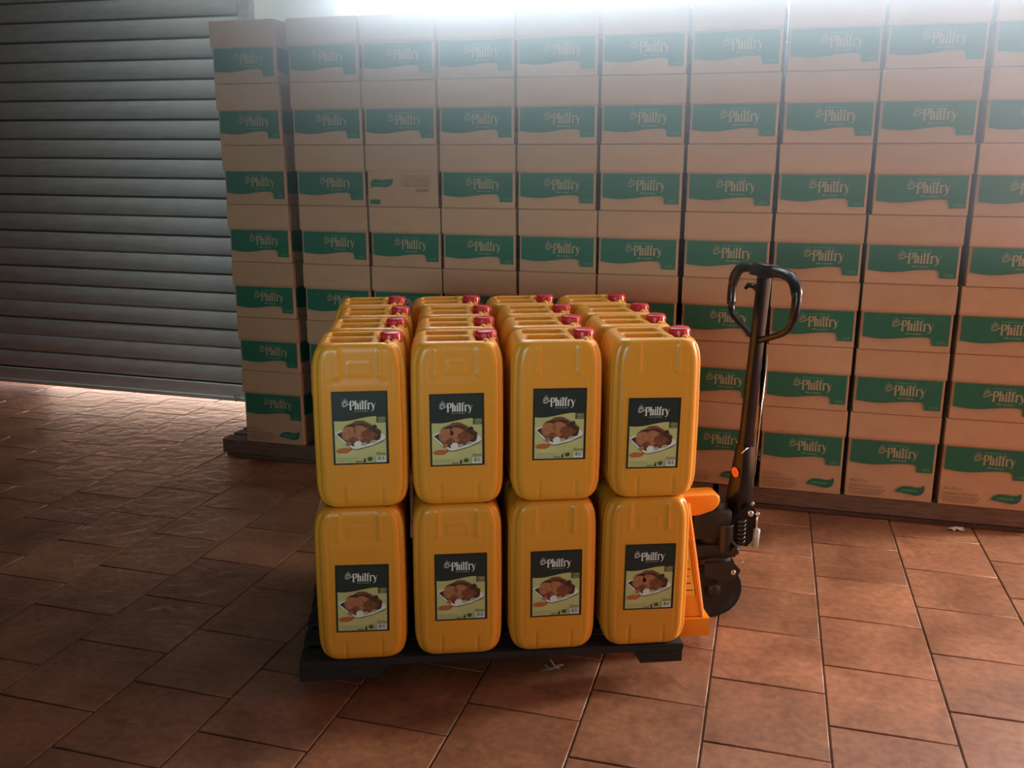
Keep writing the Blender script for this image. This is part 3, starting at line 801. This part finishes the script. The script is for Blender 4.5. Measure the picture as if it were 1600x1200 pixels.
# local coordinates: x = a, y = b - 2.78
FZ = ZP - 0.0215
def fork(yc):
    f_ = MB()
    f_.prism([(0.886, 0.045), (0.886, FZ - .0005), (-0.20, FZ - .0005), (-0.27, FZ - .012), (-0.285, 0.07), (-0.26, 0.048), (-0.12, 0.045)], 'y', yc - 0.08, yc + 0.08, JACK)
    return f_
for yc in (-0.195, 0.195):
    fk = fork(yc).build('fork', jt)
    lw = MB().cyl((-0.17, yc - 0.06, 0.037), (-0.17, yc + 0.06, 0.037), 0.037, RUBBER, 24).build('load_wheel', jt)
    MB().cyl((-0.17, yc - 0.066, 0.037), (-0.17, yc + 0.066, 0.037), 0.010, CHROME, 12).build('axle', lw)
# chassis: an A-shaped plate box between the forks, tapering upward
ch = MB()
lo = [(0.795, -0.265), (0.866, -0.265), (0.866, 0.265), (0.795, 0.265)]
hi = [(0.785, -0.150), (0.836, -0.150), (0.836, 0.150), (0.785, 0.150)]
zl, zh = FZ, 0.435
V0 = [ch.bm.verts.new((x, y, zl)) for x, y in lo]; V1 = [ch.bm.verts.new((x, y, zh)) for x, y in hi]
ch.mi(JACK)
fs = [ch.bm.faces.new(V0[::-1]), ch.bm.faces.new(V1)]
for k in range(4): fs.append(ch.bm.faces.new((V0[k], V0[(k + 1) % 4], V1[(k + 1) % 4], V1[k])))
bmesh.ops.bevel(ch.bm, geom=list(ch.bm.edges), offset=0.006, segments=3, affect='EDGES', profile=0.5)
chassis = ch.build('chassis', jt, 40)
for s in (-1, 1):              # raised flange along each slanted edge
    MB().tube([(0.866, s * 0.265, zl + 0.0), (0.852, s * 0.212, 0.27), (0.838, s * 0.152, zh - 0.004)], 0.006, JACK, 8).build('edge_flange', chassis, 40)
stk = MB()
def on_side(x_t, z_, out=0.0012):   # point on the near slanted face
    t = (z_ - zl) / (zh - zl); y = -0.265 + t * 0.115
    xr = 0.866 + t * (0.836 - 0.866); xl = 0.795 + t * (0.785 - 0.795)
    return (xl + x_t * (xr - xl), y - out, z_)
stk.poly([on_side(.25, .165), on_side(.80, .165), on_side(.78, .325), on_side(.25, .325)], STICK_Y)
stk.poly([on_side(.25, .325, .0013), on_side(.78, .325, .0013), on_side(.775, .350, .0013), on_side(.25, .350, .0013)], STICK_K)
stk.poly([on_side(.44, .329, .0016), on_side(.70, .329, .0016), on_side(.57, .346, .0016)], L_WHITE)
for k in range(7): stk.poly([on_side(.33, .18 + k * .02, .0016), on_side(.70 - .06 * (k % 3), .18 + k * .02, .0016), on_side(.70 - .06 * (k % 3), .183 + k * .02, .0016), on_side(.33, .183 + k * .02, .0016)], L_OLIVE)
stk.tube([on_side(.25, .165), on_side(.80, .165), on_side(.78, .350), on_side(.25, .350)], 0.0010, STICK_K, 4, closed=True)
stk.build('warning_sticker', chassis)
# top hood reaching over the pump
hd = MB().prism([(0.80, 0.352), (0.90, 0.360), (0.945, 0.374), (0.962, 0.392), (0.968, 0.410), (0.963, 0.428), (0.948, 0.432), (0.80, 0.432)], 'y', -0.085, -0.008, JACK)
bmesh.ops.bevel(hd.bm, geom=list(hd.bm.edges), offset=0.010, segments=3, affect='EDGES', profile=0.5)
hd.build('pump_hood', jt, 40)
# hydraulic pump
pm = MB()
pm.box((0.955, 0.0, 0.315), (0.13, 0.12, 0.10), IRON, 0.012, seg=2)
pm.cyl((0.965, 0.0, 0.20), (0.965, 0.0, 0.385), 0.052, IRON, 28)
pm.cyl((1.000, -0.052, 0.222), (1.000, -0.052, 0.318), 0.027, IRON, 20)
pm.box((0.965, 0.0, 0.225), (0.15, 0.13, 0.05), IRON, 0.010, seg=2)
pm.cyl((1.04, -0.055, 0.243), (1.02, -0.095, 0.236), 0.013, IRON, 14)
pm.tube([(1.010, -0.062, 0.275), (1.022, -0.078, 0.258), (1.035, -0.085, 0.244)], 0.005, IRON, 8)
pump = pm.build('hydraulic_pump', jt, 40)
# handle bracket with lugs, spring, bolts
for s in (-1, 1):
    MB().prism([(1.00, 0.250), (1.075, 0.235), (1.098, 0.262), (1.100, 0.345), (1.090, 0.372), (1.074, 0.380), (1.058, 0.370), (1.02, 0.335), (0.985, 0.330)], 'y', s * 0.048 - 0.006, s * 0.048 + 0.006, JACKB).build('handle_bracket', jt)
sp = [];
for k in range(80):
    t = k / 79; a = t * 2 * PI * 6; sp.append((1.045 + 0.012 * math.cos(a), -0.072 + 0.012 * math.sin(a), 0.252 + t * 0.085))
MB().tube(sp, 0.0034, IRON, 6).build('spring', jt)
MB().cyl((1.078, -0.064, 0.352), (1.078, 0.064, 0.352), 0.010, CHROME, 16).build('pivot_bolt', jt)
MB().cyl((1.083, -0.062, 0.386), (1.083, -0.050, 0.386), 0.006, CHROME, 12).build('bolt', jt)
MB().cyl((1.098, -0.058, 0.345), (1.105, -0.058, 0.355), 0.007, CHROME, 12).cyl((1.100, -0.060, 0.300), (1.100, -0.060, 0.340), 0.003, CHROME, 8).build('release_rod', jt)
MB().cyl((1.100, -0.058, 0.235), (1.104, -0.058, 0.298), 0.011, GALV, 14).build('valve_cylinder', jt)
# steering turret, wheels
tr = MB()
tr.cyl((0.967, 0, 0.165), (0.967, 0, 0.205), 0.072, IRON, 28)
tr.prism([(0.900, 0.12), (0.885, 0.165), (0.900, 0.205), (0.99, 0.210), (1.03, 0.195), (1.050, 0.165), (1.046, 0.135), (1.02, 0.115), (0.967, 0.085), (0.93, 0.09)], 'y', -0.018, 0.018, IRON)
for s in (-1, 1):
    tr.prism([(0.925, 0.150), (0.925, 0.195), (1.02, 0.198), (1.046, 0.168), (1.038, 0.142), (0.99, 0.130)], 'y', s * 0.082 - 0.005, s * 0.082 + 0.005, IRON) if s < 0 else None
tr.build('steering_turret', jt, 40)
MB().cyl((1.020, -0.095, 0.163), (1.020, -0.084, 0.163), 0.0085, CHROME, 14).cyl((1.048, -0.080, 0.190), (1.056, -0.080, 0.194), 0.004, CHROME, 10).build('bolt', jt)
WR = 0.094
for s in (-1, 1):
    wy = s * 0.050
    wb = MB().lathe([(0.0, -0.020), (0.026, -0.020), (0.030, -0.014), (0.060, -0.014), (0.078, -0.020), (0.086, -0.024), (WR - .003, -0.024), (WR, -0.020), (WR, 0.020), (WR - .003, 0.024), (0.086, 0.024), (0.078, 0.020), (0.060, 0.014), (0.030, 0.014), (0.026, 0.020), (0.0, 0.020)], (0.967, wy, WR), (0, 1, 0), RUBBER, 48)
    wo = wb.build('steering_wheel_roller', jt, 40)
    MB().lathe([(0.0, 0.030), (0.012, 0.029), (0.021, 0.024), (0.024, 0.012)], (0.967, wy, WR), (0, s, 0), IRON, 28).build('hub_cap', wo, 40)
# tow bar and handle loop (lateral direction turned slightly)
hb = Vector((1.058, 0.0, 0.36)); ht = Vector((1.096, 0.0, 1.128))
lat = Vector((0.19, -0.98, 0)).normalized(); upn = (ht - hb).normalized(); nrm = lat.cross(upn).normalized()
def frame_box(mb, p0, p1, w0, d0, w1, d1, m):
    A = []
    for p, w_, d_ in ((p0, w0, d0), (p1, w1, d1)):
        A.append([mb.bm.verts.new(p + lat * sx * d_ + nrm * sy * w_) for sx, sy in ((-1, -1), (1, -1), (1, 1), (-1, 1))])
    i = mb.mi(m); fs = [mb.bm.faces.new(A[0]), mb.bm.faces.new(A[1])]
    for k in range(4): fs.append(mb.bm.faces.new((A[0][k], A[0][(k + 1) % 4], A[1][(k + 1) % 4], A[1][k])))
    for f in fs: f.material_index = i
    es = {e for f in fs for e in f.edges}
    bmesh.ops.bevel(mb.bm, geom=list(es), offset=0.004, segments=2, affect='EDGES', profile=0.5)
tb = MB()
p_mid = hb + (ht - hb) * 0.27
frame_box(tb, p_mid - upn * 0.01, ht - upn * 0.0, 0.018, 0.018, 0.017, 0.017, JACKB)
bar = tb.build('tow_bar', jt, 40)
yk = MB(); frame_box(yk, hb - upn * 0.02, p_mid, 0.028, 0.044, 0.019, 0.026, JACKB)
yoke = yk.build('tow_bar_yoke', jt, 40)
rd = MB().tube([p_mid + nrm * 0.01 + lat * 0.032, p_mid + nrm * 0.030 + lat * 0.030 - upn * 0.02], 0.0025, CHROME, 8)
rd.tube([p_mid + nrm * -0.029 + lat * 0.022 + upn * 0.30, p_mid + nrm * -0.031 + lat * 0.024 - upn * 0.10], 0.0025, CHROME, 8)
rd.build('release_rod', jt)
# orange round sticker on the yoke's inner face
sd = MB(); cpt = hb + upn * 0.115; q = 20
nin = nrm if nrm.x < 0 else -nrm
pts = [cpt + nin * 0.0262 + lat * 0.022 * math.cos(2 * PI * k / q) + upn * 0.016 * math.sin(2 * PI * k / q) for k in range(q)]
sd.poly(pts, STICK_O)
pts = [cpt + nin * 0.0267 + lat * a + upn * b for a, b in ((-.003, -.006), (.003, -.006), (.003, .0), (.007, .0), (0, .008), (-.007, .0), (-.003, 0))]
sd.poly(pts, L_RED)
sd.build('round_sticker', yoke)
# loop
def LP(s, z): 
    t = (z - hb.z) / (ht.z - hb.z); return hb + (ht - hb) * t + lat * s
def curve_pts(keys, n=6):
    out = []
    for k in range(len(keys) - 1):
        p0 = keys[max(0, k - 1)]; p1 = keys[k]; p2 = keys[k + 1]; p3 = keys[min(len(keys) - 1, k + 2)]
        for j in range(n):
            t = j / n
            out.append(tuple(0.5 * ((2 * b) + (-a + c) * t + (2 * a - 5 * b + 4 * c - d) * t * t + (-a + 3 * b - 3 * c + d) * t ** 3) for a, b, c, d in zip(p0, p1, p2, p3)))
    out.append(keys[-1]); return out
gl = MB()
gl_keys = [(-0.035, 1.135), (-0.10, 1.135), (-0.150, 1.122), (-0.176, 1.088), (-0.182, 1.045), (-0.176, 1.000), (-0.160, 0.972), (-0.10, 0.948), (-0.012, 0.915)]
hl = [LP(*p) for p in curve_pts(gl_keys)]
rads = [0.017 if k < 20 else (0.0145 if k < 30 else 0.0105) for k in range(len(hl))]
gl.tube(hl, rads, JACKB, 12)
gr_keys = [(0.035, 1.135), (0.10, 1.135), (0.150, 1.122), (0.178, 1.090), (0.184, 1.045), (0.176, 1.000), (0.150, 0.968), (0.10, 0.945), (0.012, 0.915)]
hr = [LP(*p) for p in curve_pts(gr_keys)]
gl.tube(hr, rads, JACKB, 12)
gl.build('grip_loop', jt, 'all')
hdm = MB(); frame_box(hdm, LP(0, 1.115), LP(0, 1.155), 0.024, 0.055, 0.018, 0.048, JACKB); hdm.build('handle_head', jt, 40)
lv = MB().tube([LP(-0.01, 1.060) , LP(-0.05, 1.078), LP(-0.085, 1.078), LP(-0.10, 1.066)], [0.008, 0.009, 0.008, 0.006], JACKB, 10); lv.build('control_lever', jt, 'all')

# ------------------------------------------------------------------ odds and ends
o = MB().tube([(-1.085, 4.02, 2.075), (-1.07, 4.03, 2.10), (-1.04, 4.06, 2.15), (-1.0, 4.10, 2.28), (-0.99, 4.30, 2.9), (-0.99, 4.50, RZ)], 0.008, CABLE, 8).build('hanging_cable')
tag(o, 'thin grey cable hanging in front of the bright window above the cartons', 'cable')
sp_ = MB()
rnd = random.Random(3)
vv = [[sp_.bm.verts.new((x * 0.012 - 0.03 + rnd.uniform(-.003, .003), y * 0.012 - 0.012, 0.001 + rnd.uniform(0, .012))) for x in range(6)] for y in range(3)]
sp_.mi(PAPER)
for y in range(2):
    for x in range(5): sp_.bm.faces.new((vv[y][x], vv[y][x + 1], vv[y + 1][x + 1], vv[y + 1][x]))
o = sp_.build('paper_scrap'); o.location = (0.80, 3.905, 0.0005)
tag(o, 'small crumpled pale paper scrap on the floor at the foot of the cartons', 'paper')

# ------------------------------------------------------------------ added haze volume imitating lens glare round the window
hm = bpy.data.materials.new('glare_haze'); hm.use_nodes = True
ht_ = hm.node_tree; ht_.nodes.remove(ht_.nodes['Principled BSDF'])
vs_ = ht_.nodes.new('ShaderNodeVolumeScatter'); vs_.inputs['Density'].default_value = HAZE; vs_.inputs['Anisotropy'].default_value = 0.72
vs_.inputs['Color'].default_value = (0.70, 0.84, 1.0, 1)
tc_ = ht_.nodes.new('ShaderNodeTexCoord'); sx_ = ht_.nodes.new('ShaderNodeSeparateXYZ'); mr_ = ht_.nodes.new('ShaderNodeMapRange'); pw_ = ht_.nodes.new('ShaderNodeMath'); ml_ = ht_.nodes.new('ShaderNodeMath')
ht_.links.new(tc_.outputs['Object'], sx_.inputs[0]); ht_.links.new(sx_.outputs['Z'], mr_.inputs['Value'])
mr_.inputs['From Min'].default_value = 1.0; mr_.inputs['From Max'].default_value = 2.15      # denser higher up, where the glare is strongest
pw_.operation = 'POWER'; pw_.inputs[1].default_value = 1.45; ml_.operation = 'MULTIPLY'; ml_.inputs[1].default_value = HAZE
ht_.links.new(mr_.outputs['Result'], pw_.inputs[0]); ht_.links.new(pw_.outputs[0], ml_.inputs[0]); ht_.links.new(ml_.outputs[0], vs_.inputs['Density'])
ht_.links.new(vs_.outputs[0], ht_.nodes['Material Output'].inputs['Volume'])
o = MB().box((-0.10, 3.35, 2.40), (4.1, 2.7, 2.44), hm).build('haze')
tag(o, 'pale haze volume imitating lens glare from the bright window', 'haze', kind='stuff')
